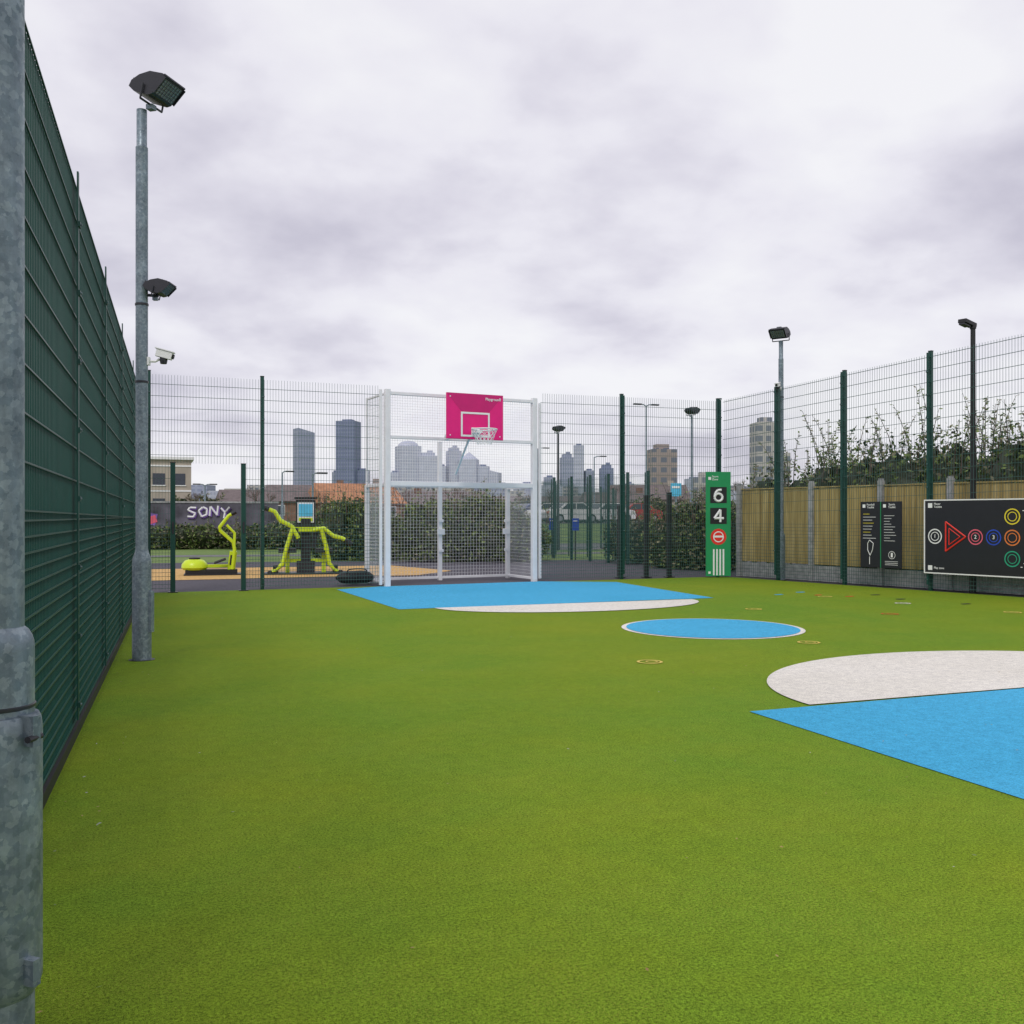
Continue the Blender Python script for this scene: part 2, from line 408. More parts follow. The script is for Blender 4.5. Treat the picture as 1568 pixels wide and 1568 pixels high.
text(e,'1',.2,.95,.09,'signwhite',-.012,.001); text(e,'2',.93,.95,.09,'signwhite',-.012,.001); text(e,'3',1.24,.95,.09,'signwhite',-.012,.001)

# green scoreboard sign
e=bpy.data.objects.new('scoreboard_sign',None); COL.objects.link(e); e.location=(11.02,17.92,0); e.rotation_euler=(0,0,math.radians(-14))
b=MB(); b.box((.27,0,1.13),(.54,.03,2.2),'signgreen'); b.obj('panel',parent=e,bevel=.004)
b=MB(); b.box((.27,.05,1.1),(.06,.06,2.2),'wire'); b.obj('post',parent=e)
b=MB()
b.rect(.09,1.57,.45,1.91,-.018,'signblack'); b.rect(.09,1.13,.45,1.47,-.018,'signblack')
b.disc(.27,.86,.17,-.018,'signred'); b.disc(.27,.86,.115,-.020,'signwhite',.095); b.rect(.17,.845,.37,.885,-.021,'signwhite')
for i in range(4): b.rect(.15+i*.07,.05,.185+i*.07,.6,-.018,'signwhite')
b.rect(.05,2.06,.11,2.12,-.018,'signwhite'); b.rect(.05,.08,.1,.13,-.018,'signwhite')
def stroke(P,r=.026):
    for i in range(len(P)-1):
        b.tube([(P[i][0],-.022,P[i][1]),(P[i+1][0],-.022,P[i+1][1])],r,'signwhite',8)
six=[(.27+.085*math.cos(a),1.69+.08*math.sin(a)) for a in [math.pi*2*i/14 for i in range(15)]]
stroke(six); stroke([(.186,1.70),(.20,1.78),(.25,1.84),(.33,1.85)])
stroke([(.31,1.17),(.31,1.43),(.18,1.25),(.38,1.25)])
b.flat=True; b.obj('graphics',parent=e)
text(e,'Score\nZone',.13,2.1,.06,'signwhite',-.018,.0005,'LEFT')

# ---------------------------------------------------------------- goal with basketball hoop
gA=(4.14,17.73); gB=(7.20,18.1); gL=math.dist(gA,gB); gr=math.atan2(gB[1]-gA[1],gB[0]-gA[0])
e=bpy.data.objects.new('multi_sport_goal',None); COL.objects.link(e); e.location=(*gA,0); e.rotation_euler=(0,0,gr)
HT=3.60; D=1.15; CB=1.90
b=MB()
for x in (0,gL): b.box((x,0,HT/2),(.1,.1,HT+.08),'whitep')
b.box((-.13,.0,HT/2+.03),(.05,.05,HT),'whitep'); b.box((gL+.13,.0,HT/2),(.05,.05,HT-.1),'whitep')
for z,t in ((HT-.03,.06),(2.76,.06),(CB,.09)): b.box((gL/2,0,z),(gL-.1,.07,t),'whitep')
for x in (0,gL/2,gL): b.box((x,D,1.4 if x==gL/2 else CB/2),(.08,.08,2.8 if x==gL/2 else CB),'whitep')
for sx in (-1,1): b.box((gL/2+sx*(gL/4),D,CB),(gL/2-.08,.06,.06),'whitep'); b.box((gL/2+sx*(gL/4),D,.06),(gL/2-.08,.05,.05),'whitep')
for x in (0,gL):
    b.box((x,D/2,CB-.02),(.06,D-.1,.06),'whitep'); b.box((x,D/2,.06),(.05,D-.1,.05),'whitep')
b.box((0,D/2,HT-.03),(.04,D-.1,.04),'whitep'); b.box((0,D,(HT+CB)/2),(.04,.04,HT-CB),'whitep')
for x in (gL/2,gL*.98):
    b.box((x,D-.06,.98),(.16,.04,.12),'whitep'); b.box((x,D-.06,.6),(.1,.04,.06),'whitep'); b.box((x,D-.06,1.2),(.1,.04,.06),'whitep')
b.obj('frame',parent=e,bevel=.006)
b=MB(); r=.0028
def grid(P,U,V,lu,lv,su,sv):
    P=Vector(P);U=Vector(U);V=Vector(V)
    i=su
    while i<lu: b.seg(P+U*i,P+U*i+V*lv,r,'whitep',.6); i+=su
    i=sv
    while i<lv: b.seg(P+V*i,P+V*i+U*lu,r,'whitep'); i+=sv
grid((.05,0,CB+.045),(1,0,0),(0,0,1),gL-.1,.80,.05,.05)
grid((.05,0,2.79),(1,0,0),(0,0,1),gL-.1,.76,.05,.05)
grid((.05,D,.08),(1,0,0),(0,0,1),gL-.1,CB-.1,.066,.066)
grid((0,.05,.08),(0,1,0),(0,0,1),D-.1,CB-.1,.05,.066)
grid((gL,.05,.08),(0,1,0),(0,0,1),D-.1,CB-.1,.05,.066)
grid((0,.05,CB),(0,1,0),(0,0,1),D-.1,HT-CB-.06,.05,.066)
grid((.05,.05,CB),(1,0,0),(0,1,0),gL-.1,D-.1,.1,.1)
b.obj('mesh_panels',parent=e)
e2=bpy.data.objects.new('basketball_hoop',None); COL.objects.link(e2); e2.location=(5.60,17.0,0); e2.rotation_euler=(0,0,gr)
b=MB(); b.box((0,0,3.11),(1.14,.03,.83),'pink'); b.obj('backboard',parent=e2,bevel=.004)
b=MB()
b.add([(-.57,-.018,3.525),(.57,-.018,3.525),(.28,-.018,3.2),(-.28,-.018,3.2)],[(0,1,2,3)],'pinkd')
def frame_(x0,z0,x1,z1,t,m,y):
    b.rect(x0,z0,x1,z0+t,y,m); b.rect(x0,z1-t,x1,z1,y,m); b.rect(x0,z0+t,x0+t,z1-t,y,m); b.rect(x1-t,z0+t,x1,z1-t,y,m)
frame_(-.29,2.74,.29,3.19,.035,'signwhite',-.022)
b.box((0,-.002,2.705),(1.1,.034,.012),'pinkd')
for sx in (-.5,.5):
    for z in (2.76,3.46): b.tube([(sx,-.015,z),(sx,-.024,z)],.012,'signwhite',8)
b.flat=True; b.obj('markings',parent=e2)
text(e2,'Playground',.36,3.44,.07,'signwhite',-.021,.001)
b=MB(); R=.225; Cc=Vector((0,-.40,2.85))
b.tube([Cc+Vector((R*math.cos(a),R*math.sin(a),0)) for a in [2*math.pi*i/32 for i in range(33)]],.013,'signwhite',8,False)
b.box((0,-.1,2.83),(.14,.17,.05),'signwhite'); b.box((0,-.022,2.83),(.16,.015,.16),'signwhite')
for i in range(14):
    for sg in (1,-1):
        pts=[]
        for k in range(6):
            a=2*math.pi*(i+sg*k*.5)/14; rr=R*(1-.42*(k/5)**.8); pts.append(Cc+Vector((rr*math.cos(a),rr*math.sin(a),-.02-.05*k)))
        b.tube(pts,.004,'signwhite',5,False)
b.obj('rim_and_net',parent=e2,smooth=True)
b=MB()
for sx in (-.25,.25):
    b.tube([(sx,.02,2.8),(sx*.9,.85,2.75)],.025,'whitep',6); b.tube([(sx,.02,3.3),(sx*.9,.85,2.78)],.022,'whitep',6)
b.tube([(0,.2,2.78),(0,.87,2.1)],.022,'whitep',6)
b.box((0,.05,2.8),(.62,.05,.05),'whitep'); b.box((0,.05,3.3),(.62,.05,.05),'whitep')
b.obj('support_arms',parent=e2)

# ---------------------------------------------------------------- floodlight columns
def flood(b,loc,head,s=1.0):
    R=Matrix.Rotation(head,3,'Z'); L=Vector(loc)
    t=MB()
    prof=[(-.24,.00),(-.20,.07),(-.09,.125),(.06,.15),(.24,.10),(.275,.06),(.09,-.13),(.03,-.14),(-.17,-.07)]
    t.extr(prof,-.20,.20,'dark')
    a=Vector((.268,0,.052)); c=Vector((.098,0,-.122)); nrm=Vector((.715,0,-.70))
    vs=[]
    for p in (a-(a-c)*.06,c+(a-c)*.06):
        for y in (-.175,.175): vs.append(p+nrm*.008+Vector((0,y,0)))
    t.add(vs,[(0,1,3,2)],'glass')
    for i in range(8):
        y=.35*i/7; t.tube([vs[0]+Vector((0,y,0))+nrm*.008,vs[2]+Vector((0,y,0))+nrm*.008],.003,'dark',4)
    for i in range(6):
        k=i/5; p=vs[0].lerp(vs[2],k)+nrm*.008; t.tube([p,p+Vector((0,.35,0))],.003,'dark',4)
    t.box((.27,0,.072),(.03,.43,.02),'dark')
    for sy in (-.207,.207): t.box((.19,sy,-.03),(.24,.012,.05),'dark',0,0,math.radians(-45))
    t.box((.02,0,.150),(.16,.12,.02),'glass',0,0,math.radians(-4))
    for i in range(6): t.box((-.2,-.15+i*.06,.06),(.06,.008,.1),'dark',0,0,.5)
    for y in (-.222,.222): t.tube([(-.02,y,.0),(-.06,y,-.18)],.012,'dark',6)
    t.tube([(-.06,-.222,-.18),(-.06,.222,-.18)],.014,'dark',6); t.box((-.06,0,-.21),(.09,.09,.06),'galv')
    o=len(b.v)
    for v in t.v: b.v.append(tuple(L+R@(Vector(v)*s)))
    for f,m in zip(t.f,t.m): b.f.append(tuple(i+o for i in f)); b.m.append(b.mi(t.mats[m]))
def cctv(b,z,head,r,k=.7):
    R=Matrix.Rotation(head,3,'Z')
    def q(x,y,zz): return R@Vector((x*k,y*k,zz*k))+Vector((0,0,z))
    b.tube([q(0,0,0),q(.17,0,-.0),q(.22,0,.03)],.011,'signwhite',8)
    b.box(tuple(q(r/k+.01,0,0)),(.03*k,.08*k,.1*k),'signwhite',head)
    b.box(tuple(q(.28,0,.09)),(.2*k,.1*k,.09*k),'signwhite',head,0,.25); b.box(tuple(q(.29,0,.144)),(.24*k,.12*k,.012*k),'signwhite',head,0,.25)
    b.tube([q(.375,0,.068),q(.40,0,.061)],.032*k,'black',12)
    b.lathe([(.04*k,-.05*k),(.05*k,0),(.045*k,.04*k)],tuple(q(.27,0,.02)),'dark',12)
def column(name,x,y,H,zs,r1,r2,heads=(),cams=(),mat='galv',small=None,hatch=None,straps=(),fs=.72,ho=.05):
    b=MB()
    b.lathe([(r1,-.02),(r1,zs-.03),(r1*.97,zs+.01),(r2*1.12,zs+.07),(r2,zs+.11),(r2,H*.93),(r2*1.02,H*.93+.005),(r2*.85,H*.93+.02),(r2*.85,H)],(0,0,0),mat,28)
    b.lathe([(r1+.03,-.02),(r1+.03,.003),(r1+.001,.004)],(0,0,0),'dark',24)
    for hd in heads: flood(b,(ho*math.cos(hd),ho*math.sin(hd),H+.2*fs+.02),hd,fs)
    if small:
        z,hd,o,k=small; flood(b,(o*math.cos(hd),o*math.sin(hd),z),hd,k); b.tube([(0,0,z-.06),(o*math.cos(hd),o*math.sin(hd),z-.07)],.014,'dark',8)
    for z,hd in cams: cctv(b,z,hd,r2)
    if hatch: 
        a,z0,z1=hatch; b.box(((r1)*math.cos(a),(r1)*math.sin(a),(z0+z1)/2),(.03,.075,z1-z0),mat,a)
    for z in straps: b.lathe([(r2+.001,z),(r2+.006,z+.002),(r2+.006,z+.02),(r2+.001,z+.022)],(0,0,0),'dark',24)
    return b.obj(name,(x,y,0),smooth=True)
column('floodlight_column',-.05,9.47,4.97,.9,.083,.053,[math.radians(-35)],[(2.70,math.radians(-12))],small=(3.36,math.radians(-20),.15,.46),hatch=(math.radians(-20),.25,.62),straps=(2.5,3.2),fs=.72,ho=.14)
column('floodlight_column',12.06,16.75,4.82,.9,.083,.05,[math.radians(215)],[(3.88,math.radians(215))],hatch=(math.radians(230),.25,.62),straps=(3.7,),fs=.78)
b=MB()
b.lathe([(.083,-.02),(.083,.985),(.0815,1.005),(.077,1.02),(.070,1.032),(.063,1.038),(.061,1.04),(.061,5.0)],(0,0,0),'galv',48)
b.lathe([(.0832,.18),(.094,.195),(.100,.215),(.100,.80),(.097,.825),(.092,.835),(.0832,.836)],(0,0,0),'galv',48)
b.box((.078,-.068,.805),(.045,.022,.07),'galv',math.radians(-40)); b.tube([(.078,-.103,.79),(.101,-.058,.79)],.008,'dark',8)
b.lathe([(.0835,.850),(.0862,.852),(.0862,.858),(.0835,.860)],(0,0,0),'dark',40)
b.box((.078,-.068,.25),(.045,.022,.06),'galv',math.radians(-40))
flood(b,(.05,-.02,5.2),math.radians(-38),.8)
b.obj('floodlight_column',(-.334,2.574,0),smooth=True)
def dark_column(name,b_,d,H,head,s=1.2,r=.07,mat='dark',zb=0):
    X,Y=polar(b_,d); b=MB(); b.lathe([(r,-.02),(r,1),(r*.7,1.1),(r*.55,H)],(0,0,0),mat,12); flood(b,(0,0,H+.22*s),head,s); return b.obj(name,(X,Y,zb),smooth=True)
dark_column('floodlight_column',30.8,30,4.3,math.radians(20),.75,.06,'galv')
dark_column('floodlight_column',23.1,38,4.5,math.radians(10),.8,.07)
b=MB(); b.lathe([(.06,0),(.06,1),(.05,1.1),(.04,4.5)],(0,0,0),'black',12)
b.box((-.12,.0,4.55),(.36,.14,.06),'black',.3,0,.12); b.box((-.2,-.02,4.51),(.2,.1,.03),'dark',.3,0,.12); b.lathe([(.05,4.46),(.055,4.5),(.03,4.56)],(0,0,0),'black',10)
b.obj('street_lamp',(*polar(45.6,18.3),0),smooth=True)
def street(b_,d,H,arms=1,zb=.8,al=.5):
    X,Y=polar(b_,d); b=MB(); b.lathe([(.09,-.1),(.09,1.2),(.06,1.3),(.045,H)],(0,0,0),'galv',10)
    for s in ((1,-1) if arms==2 else (1,)):
        b.tube([(0,0,H-.05),(s*al*.5,0,H+.05),(s*al,0,H+.06)],.035,'galv',8); b.box((s*(al+.25),0,H+.06),(.5,.2,.08),'dark')
    b.obj('street_lamp',(X,Y,zb),smooth=True)
street(28.2,60,7.2,2,al=.35); street(7.2,60,3.1,1,al=.2); street(8.9,48,3.2,1,.1,.2); street(3.0,70,2.6,2,al=.3); street(25.2,75,5,1); street(21.9,80,6,1)

# ---------------------------------------------------------------- outdoor gym equipment
def C(pts,n=8):
    P=[Vector(p) for p in pts]; P=[P[0]*2-P[1]]+P+[P[-1]*2-P[-2]]; out=[]
    for i in range(1,len(P)-2):
        for k in range(n):
            t=k/n; a,b_,c,d=P[i-1:i+3]
            out.append(.5*((2*b_)+(c-a)*t+(2*a-5*b_+4*c-d)*t*t+(3*b_-a-3*c+d)*t**3))
    out.append(P[-2]); return out
b=MB()
b.lathe([(.05,.10),(.24,.11),(.28,.16),(.27,.24),(.20,.32),(.06,.36)],(-.38,0,0),'lime',24)
b.lathe([(.12,.345),(.12,.375),(.05,.385)],(-.38,0,0),'black',16)
b.box((-.02,0,.065),(1.10,.42,.10),'black'); b.box((.05,0,.012),(1.3,.55,.024),'dark')
b.box((.05,0,.19),(.80,.10,.07),'lime'); b.box((.42,0,.30),(.16,.30,.42),'lime',0,0,.12); b.box((.42,-.156,.32),(.10,.012,.22),'black',0,0,.12)
for y in (-.17,.17):
    b.tube([(.42,y,.12),(.47,y,.55),(.44,y,.72),(.16,y,.98),(.15,y,1.05),(.34,y,1.30),(.42,y,1.35)],.038,'lime',10)
    b.tube([(.46,y,.60),(.47,y,.92),(.30,y,1.10)],.030,'lime',10)
    b.box((.16,y*1.25,.30),(.26,.12,.035),'black',0,0,-.35)
    b.tube([(.40,y,1.34),(.50,y,1.39)],.045,'black',10)
b.tube([(.44,-.19,.72),(.44,.19,.72)],.03,'lime',8); b.tube([(.16,-.19,1.01),(.16,.19,1.01)],.028,'lime',8); b.tube([(.34,-.19,1.29),(.34,.19,1.29)],.024,'black',8)
b.obj('outdoor_rowing_machine',(1.35,22.7,0),math.radians(-4),smooth=True)
b=MB()
b.box((0,0,.62),(.22,.18,1.24),'black'); b.box((0,-.01,1.34),(.44,.06,.64),'black')
b.box((0,-.05,1.38),(.36,.03,.46),'signwhite'); b.box((0,-.072,1.43),(.31,.01,.28),'cyan'); b.box((0,-.072,1.22),(.31,.01,.07),'lime')
b.box((0,-.02,1.70),(.50,.10,.05),'black')
b.box((0,0,1.00),(.62,.34,.10),'lime'); b.box((0,0,.30),(1.10,.12,.09),'lime')
for y in (-.24,.24):
    b.tube([(-.16,y,.80),(-.30,y,1.06),(-.56,y,1.20),(-.68,y,1.40),(-.90,y,1.48)],.047,'lime',10)
    b.tube([(-.28,y,1.04),(-.42,y,.58),(-.50,y,.22),(-.72,y,.05)],.047,'lime',10)
    b.tube([(.16,y,.98),(.40,y,1.02),(.62,y,.84),(.80,y,.80),(.95,y,.70)],.047,'lime',10)
    b.tube([(.34,y,1.02),(.46,y,.58),(.52,y,.22),(.70,y,.05)],.047,'lime',10)
    b.tube([(-.80,y,1.445),(-.98,y,1.51)],.055,'black',10); b.tube([(.86,y,.76),(1.02,y,.65)],.055,'black',10)
    b.box((-.72,y,.03),(.22,.10,.05),'black'); b.box((.72,y,.03),(.22,.10,.05),'black')
for s in (-1,1):
    b.tube([(s*.43,-.24,.56),(s*.43,.24,.56)],.035,'lime',8)
    b.box((s*.40,0,.52),(.40,.42,.09),'black'); b.box((s*.20,0,.80),(.10,.40,.46),'black',0,0,s*.12)
    b.box((s*.40,0,.26),(.09,.09,.46),'lime'); b.box((s*.66,0,.16),(.10,.56,.08),'black')
b.box((0,0,.015),(1.8,.7,.03),'dark'); b.box((0,0,.16),(.40,.34,.26),'dark')
b.obj('outdoor_chest_press',(3.35,22.4,0),math.radians(-8),smooth=True)
b=MB() # kit bag
vs=[];n=14
for i in range(9):
    t=i/8; x=-.38+.76*t; r=.12*(1-abs(2*t-1)**4)*.95+.02
    for j in range(n):
        a=2*math.pi*j/n; vs.append((x,r*1.2*math.cos(a)+random.uniform(-.006,.006),.13+max(-.12,r*math.sin(a))+random.uniform(-.006,.006)))
b.add(vs,[(i*n+j,i*n+(j+1)%n,(i+1)*n+(j+1)%n,(i+1)*n+j) for i in range(8) for j in range(n)]+[tuple(range(n))[::-1],tuple(range(8*n,9*n))],'black')
b.tube(C([(-.2,-.1,.2),(-.15,-.12,.29),(.15,-.12,.29),(.2,-.1,.2)]),.012,'dark',6); b.box((0,-.14,.14),(.3,.02,.1),'dark')
b.obj('kit_bag',(3.7,18.5,0),.1,smooth=True)

# ---------------------------------------------------------------- vegetation
def foliage(name,blobs,n,size,mats=('leafD','leafL','leafO'),wts=(.6,.3,.1),core=True,shoots=0,shoot_h=.8,nl=26):
    vol=np.array([b_[3]*b_[4]+b_[4]*b_[5]+b_[3]*b_[5] for b_ in blobs]); vol/=vol.sum()
    which=rng.choice(len(blobs),n,p=vol)
    B=np.array(blobs)[which]
    d=rng.normal(size=(n,3)); d/=np.linalg.norm(d,axis=1)[:,None]
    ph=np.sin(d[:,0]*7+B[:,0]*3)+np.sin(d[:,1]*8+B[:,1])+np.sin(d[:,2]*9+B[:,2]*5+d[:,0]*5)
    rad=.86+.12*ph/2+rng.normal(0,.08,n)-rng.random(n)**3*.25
    c=B[:,:3]+d*B[:,3:6]*rad[:,None]
    keep=c[:,2]>.02; c=c[keep]; ph=ph[keep]; n=len(c)
    sz=size*rng.uniform(.5,1.3,n)
    u=rng.normal(size=(n,3)); u/=np.linalg.norm(u,axis=1)[:,None]
    w=rng.normal(size=(n,3)); w-= (w*u).sum(1)[:,None]*u; w/=np.linalg.norm(w,axis=1)[:,None]
    u=u*sz[:,None]; w=w*sz[:,None]*.5
    q=np.stack([c-u,c+w,c+u,c-w],1).reshape(-1,3)
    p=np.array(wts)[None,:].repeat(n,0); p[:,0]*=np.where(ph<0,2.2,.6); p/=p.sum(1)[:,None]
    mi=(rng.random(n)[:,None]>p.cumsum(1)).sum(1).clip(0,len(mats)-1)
    b=MB(); b.v=[tuple(x) for x in q.tolist()]; b.f=[(4*i,4*i+1,4*i+2,4*i+3) for i in range(n)]; b.mats=list(mats); b.m=mi.tolist()
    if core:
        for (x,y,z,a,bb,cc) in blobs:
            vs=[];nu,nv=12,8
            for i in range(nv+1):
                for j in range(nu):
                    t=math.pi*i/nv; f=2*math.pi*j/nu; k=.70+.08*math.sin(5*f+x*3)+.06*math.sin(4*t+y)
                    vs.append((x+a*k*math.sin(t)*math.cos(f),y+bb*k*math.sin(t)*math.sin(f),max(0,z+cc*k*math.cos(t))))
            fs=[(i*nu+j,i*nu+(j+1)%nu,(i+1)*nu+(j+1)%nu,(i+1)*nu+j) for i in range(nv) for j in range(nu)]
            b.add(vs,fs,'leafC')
    for i in range(shoots):
        x,y,z,a,bb,cc=random.choice(blobs)
        px=x+random.uniform(-.9,.9)*a; py=y+random.uniform(-.7,.7)*bb; z0=z+cc*.5
        hh=cc*.5+random.uniform(.2,1)**1.5*shoot_h; lx=random.uniform(-.45,.45)*hh; ly=random.uniform(-.3,.3)*hh
        pts=[(px+lx*t*t,py+ly*t*t,z0+hh*t) for t in (0,.3,.6,.85,1)]
        b.tube(pts,[.012,.010,.007,.005,.003],'twig',4,False)
        for k in range(nl):
            t=random.uniform(.25,1); P=Vector((px+lx*t*t,py+ly*t*t,z0+hh*t))
            dr=Vector((random.gauss(0,1),random.gauss(0,1),random.gauss(.3,.8))).normalized()
            P=P+dr*size*.7; s=size*random.uniform(.5,1.0); pr=dr.orthogonal().normalized()*s*.45
            b.add([P-dr*s,P+pr,P+dr*s,P-pr],[(0,1,2,3)],random.choices(mats,wts)[0])
    b.flat=True
    return b.obj(name)
bl=[]
for i in range(15):
    s=-.3+i*.85; x,y,_=along(s,1.6+random.uniform(-.2,.7)); t=i/14
    bl.append((x,y,1.2,random.uniform(.75,1.05),random.uniform(.7,1.1),(1.15+.50*min(1,i/3))*random.uniform(.85,1.15)))
for i in range(6):
    s=1+i*1.9; x,y,_=along(s,3.2); bl.append((x,y,1.4,1.1,1.1,random.uniform(1.3,1.8)))
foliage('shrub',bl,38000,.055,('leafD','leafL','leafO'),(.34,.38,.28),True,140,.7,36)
bl=[]
for b_,d,h in [(9.6,31,1.5),(10.4,30,1.75),(11.3,30,1.9),(12.1,29.5,1.8),(13.0,29.5,1.45),(14,29.5,1.2),(15.1,28.5,1.7),(16.2,28,1.75),(17.2,28,1.55),(18.3,28,1.95),(19.3,28,1.9),(20.3,28,1.6),(21.3,29,1.3)]:
    X,Y=polar(b_,d); bl.append((X,Y+random.uniform(-.2,.3),.6,.75,.8,h-.6+.15)) 
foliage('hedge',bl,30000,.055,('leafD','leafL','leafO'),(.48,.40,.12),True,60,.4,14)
bl=[]
for b_,d,h in [(29.2,25,1.3),(30.2,24.6,1.6),(31.0,24.4,1.7),(31.9,24.2,1.5),(32.8,24,1.4),(27.9,27,1.2),(26.8,28,1.1)]:
    X,Y=polar(b_,d); bl.append((X,Y,.55,.55,.6,h-.5+.1))
foliage('hedge',bl,12000,.05,('leafD','leafL','leafO'),(.40,.25,.35),True,50,.4,14)
bl=[]
for b_,d,h in [(.5,41,.9),(1.8,41,1.0),(3,41,.9),(4.2,41,.8),(5.4,40,.9),(6.8,40,1.0),(8,40,1.1),(9.2,39,1.0)]:
    X,Y=polar(b_,d); bl.append((X,Y,.4,.9,.7,h-.3))
foliage('hedge',bl,9000,.07,('leafD','leafL','leafO'),(.5,.25,.25),True,20,.4,10)
bl=[]
for i in range(46):
    b_=1+i*.75
    if 21.5<b_<26.5: continue
    X,Y=polar(b_,108+random.uniform(-8,8)); bl.append((X,Y,1.6,random.uniform(1.2,2.4),1.5,random.uniform(.9,2.2)))
foliage('distant_tree_line',bl,20000,.22,('leafO','leafD','leafC'),(.55,.35,.1),True,60,1.2,10)
def baretree(name,X,Y,H,zb=0):
    b=MB()
    def br(p,d,l,r,k):
        q=p+d*l; b.tube([p,(p+q)/2+Vector((random.gauss(0,.04),random.gauss(0,.04),0))*l,q],[r,r*.85,r*.65],'twig',5 if k>2 else 3,False)
        if k==0: return
        for i in range(3 if k>1 else 4):
            nd=(d+Vector((random.gauss(0,.45),random.gauss(0,.45),random.uniform(0,.35)))).normalized(); br(p+d*l*random.uniform(.65,1),nd,l*random.uniform(.6,.8),r*.6,k-1)
    br(Vector((0,0,-.1)),Vector((0,0,1)),H*.3,H*.018,5); return b.obj(name,(X,Y,zb))
for b_,d,H in [(2.8,75,3.2),(6.0,85,4.2),(12.6,80,3.8),(9.4,90,3.6),(17,85,4.5),(14,70,3.6),(33.8,60,3.6),(26.5,95,5),(31.5,70,3.5),(22.6,100,4.5)]:
    X,Y=polar(b_,d); baretree('bare_tree',X,Y,H,.8)

# ---------------------------------------------------------------- houses, walls, cars, shed
def house(b_,d,w,dp,h,rh,rot,wall='brick',roof='roof'):
    X,Y=polar(b_,d); b=MB()
    b.box((0,0,h/2),(w,dp,h),wall)
    ov=.3
    b.add([(-w/2-ov,-dp/2-ov,h),(w/2+ov,-dp/2-ov,h),(w/2+ov,dp/2+ov,h),(-w/2-ov,dp/2+ov,h),(-w/2,0,h+rh),(w/2,0,h+rh)],[(0,1,5,4),(2,3,4,5),(1,2,5),(3,0,4),(0,3,2,1)],roof)
    n=max(2,int(w/2.6))
    for i in range(n):
        x=-w/2+(i+.5)*w/n
        b.box((x,-dp/2-.02,h*.55),(1.1,.06,1.0),'signwhite'); b.box((x,-dp/2-.05,h*.55),(.95,.06,.85),'window')
    b.box((w*.3,0,h+rh),(.7,.5,1.0),wall); b.box((-w*.1,-dp/2-.03,1),(.9,.06,2),'window')
    b.obj('brick_house',(X,Y,.8),rot)
house(8.9,100,9,7,1.9,1.7,-.2,roof='roofd'); house(11.2,98,8,7,1.7,2.0,.1); house(6.2,105,9,7,1.8,1.4,.0,roof='roofd'); house(13.6,110,9,7,1.7,1.4,.15,roof='roofd'); house(16.5,120,10,7,2.2,1.4,.0,'cream','roofd'); house(26.6,112,8,6,2.0,1.2,-.3,roof='roofd'); house(28.3,118,9,6,2.4,1.8,-.4,'cream','roofd')
b=MB(); b.box((0,0,3.4),(24,10,6.8),'cream'); b.box((0,0,6.95),(24.6,10.6,.3),'signwhite')
for fl in range(2):
    for i in range(11):
        b.box((-10.8+i*2.15,-5.02,1.8+fl*2.8),(1.3,.08,1.3),'window'); b.box((-10.8+i*2.15,-5.05,1.1+fl*2.8),(1.5,.1,.1),'signwhite')
    b.box((0,-5.03,3.3+fl*2.8),(24,.06,.18),'signwhite')
b.obj('apartment_block',(-7.4,121,.8),0)
e=bpy.data.objects.new('graffiti_wall',None); COL.objects.link(e); e.location=(-4.0,43,0); e.rotation_euler=(0,0,-.05)
b=MB(); b.box((4.6,0,.90),(9.2,.25,1.9),'graf'); b.box((4.6,0,1.87),(9.3,.32,.07),'conc'); b.obj('wall',parent=e)
L5={'S':[(.32,.5),(.1,.52),(.02,.38),(.3,.2),(.22,.02),(.0,.04)],'O':[(.16,.5),(.0,.3),(.12,.0),(.3,.1),(.32,.4),(.16,.5)],'N':[(.0,.0),(.03,.5),(.28,.04),(.32,.54)],'Y':[(.0,.5),(.16,.26),(.34,.55),(.16,.26),(.12,-.05)]}
b=MB(); x0=5.55
for k,ch in enumerate('SONY'):
    P=[(x0+k*.44+px_*1.05,1.24+pz*.78+.03*((k*7)%3)) for px_,pz in L5[ch]]
    for i in range(len(P)-1):
        b.tube([(P[i][0]+.03,-.13,P[i][1]-.03),(P[i+1][0]+.03,-.13,P[i+1][1]-.03)],.07,'purple',8)
        b.tube([(P[i][0],-.175,P[i][1]),(P[i+1][0],-.175,P[i+1][1])],.042,'signwhite',8)
for x in (2.9,4.0): b.box((x,-.128,1.2),(.7,.012,.5),'purple',0,0,.2); b.box((x+.2,-.137,1.15),(.3,.008,.3),'signpink',0,0,-.3)
b.obj('graffiti',parent=e)
b=MB(); b.box((0,0,1.2),(26,12,2.4),'metalroof'); b.add([(-13.3,-6.3,2.4),(13.3,-6.3,2.4),(13.3,6.3,2.4),(-13.3,6.3,2.4),(-13.3,0,3.3),(13.3,0,3.3)],[(0,1,5,4),(2,3,4,5),(1,2,5),(3,0,4)],'roofd')
for i in range(9): b.box((-11.5+i*2.9,-6.03,1.3),(1.6,.08,.9),'window')
b.obj('industrial_shed',(*polar(24.5,140),.8),-.35)
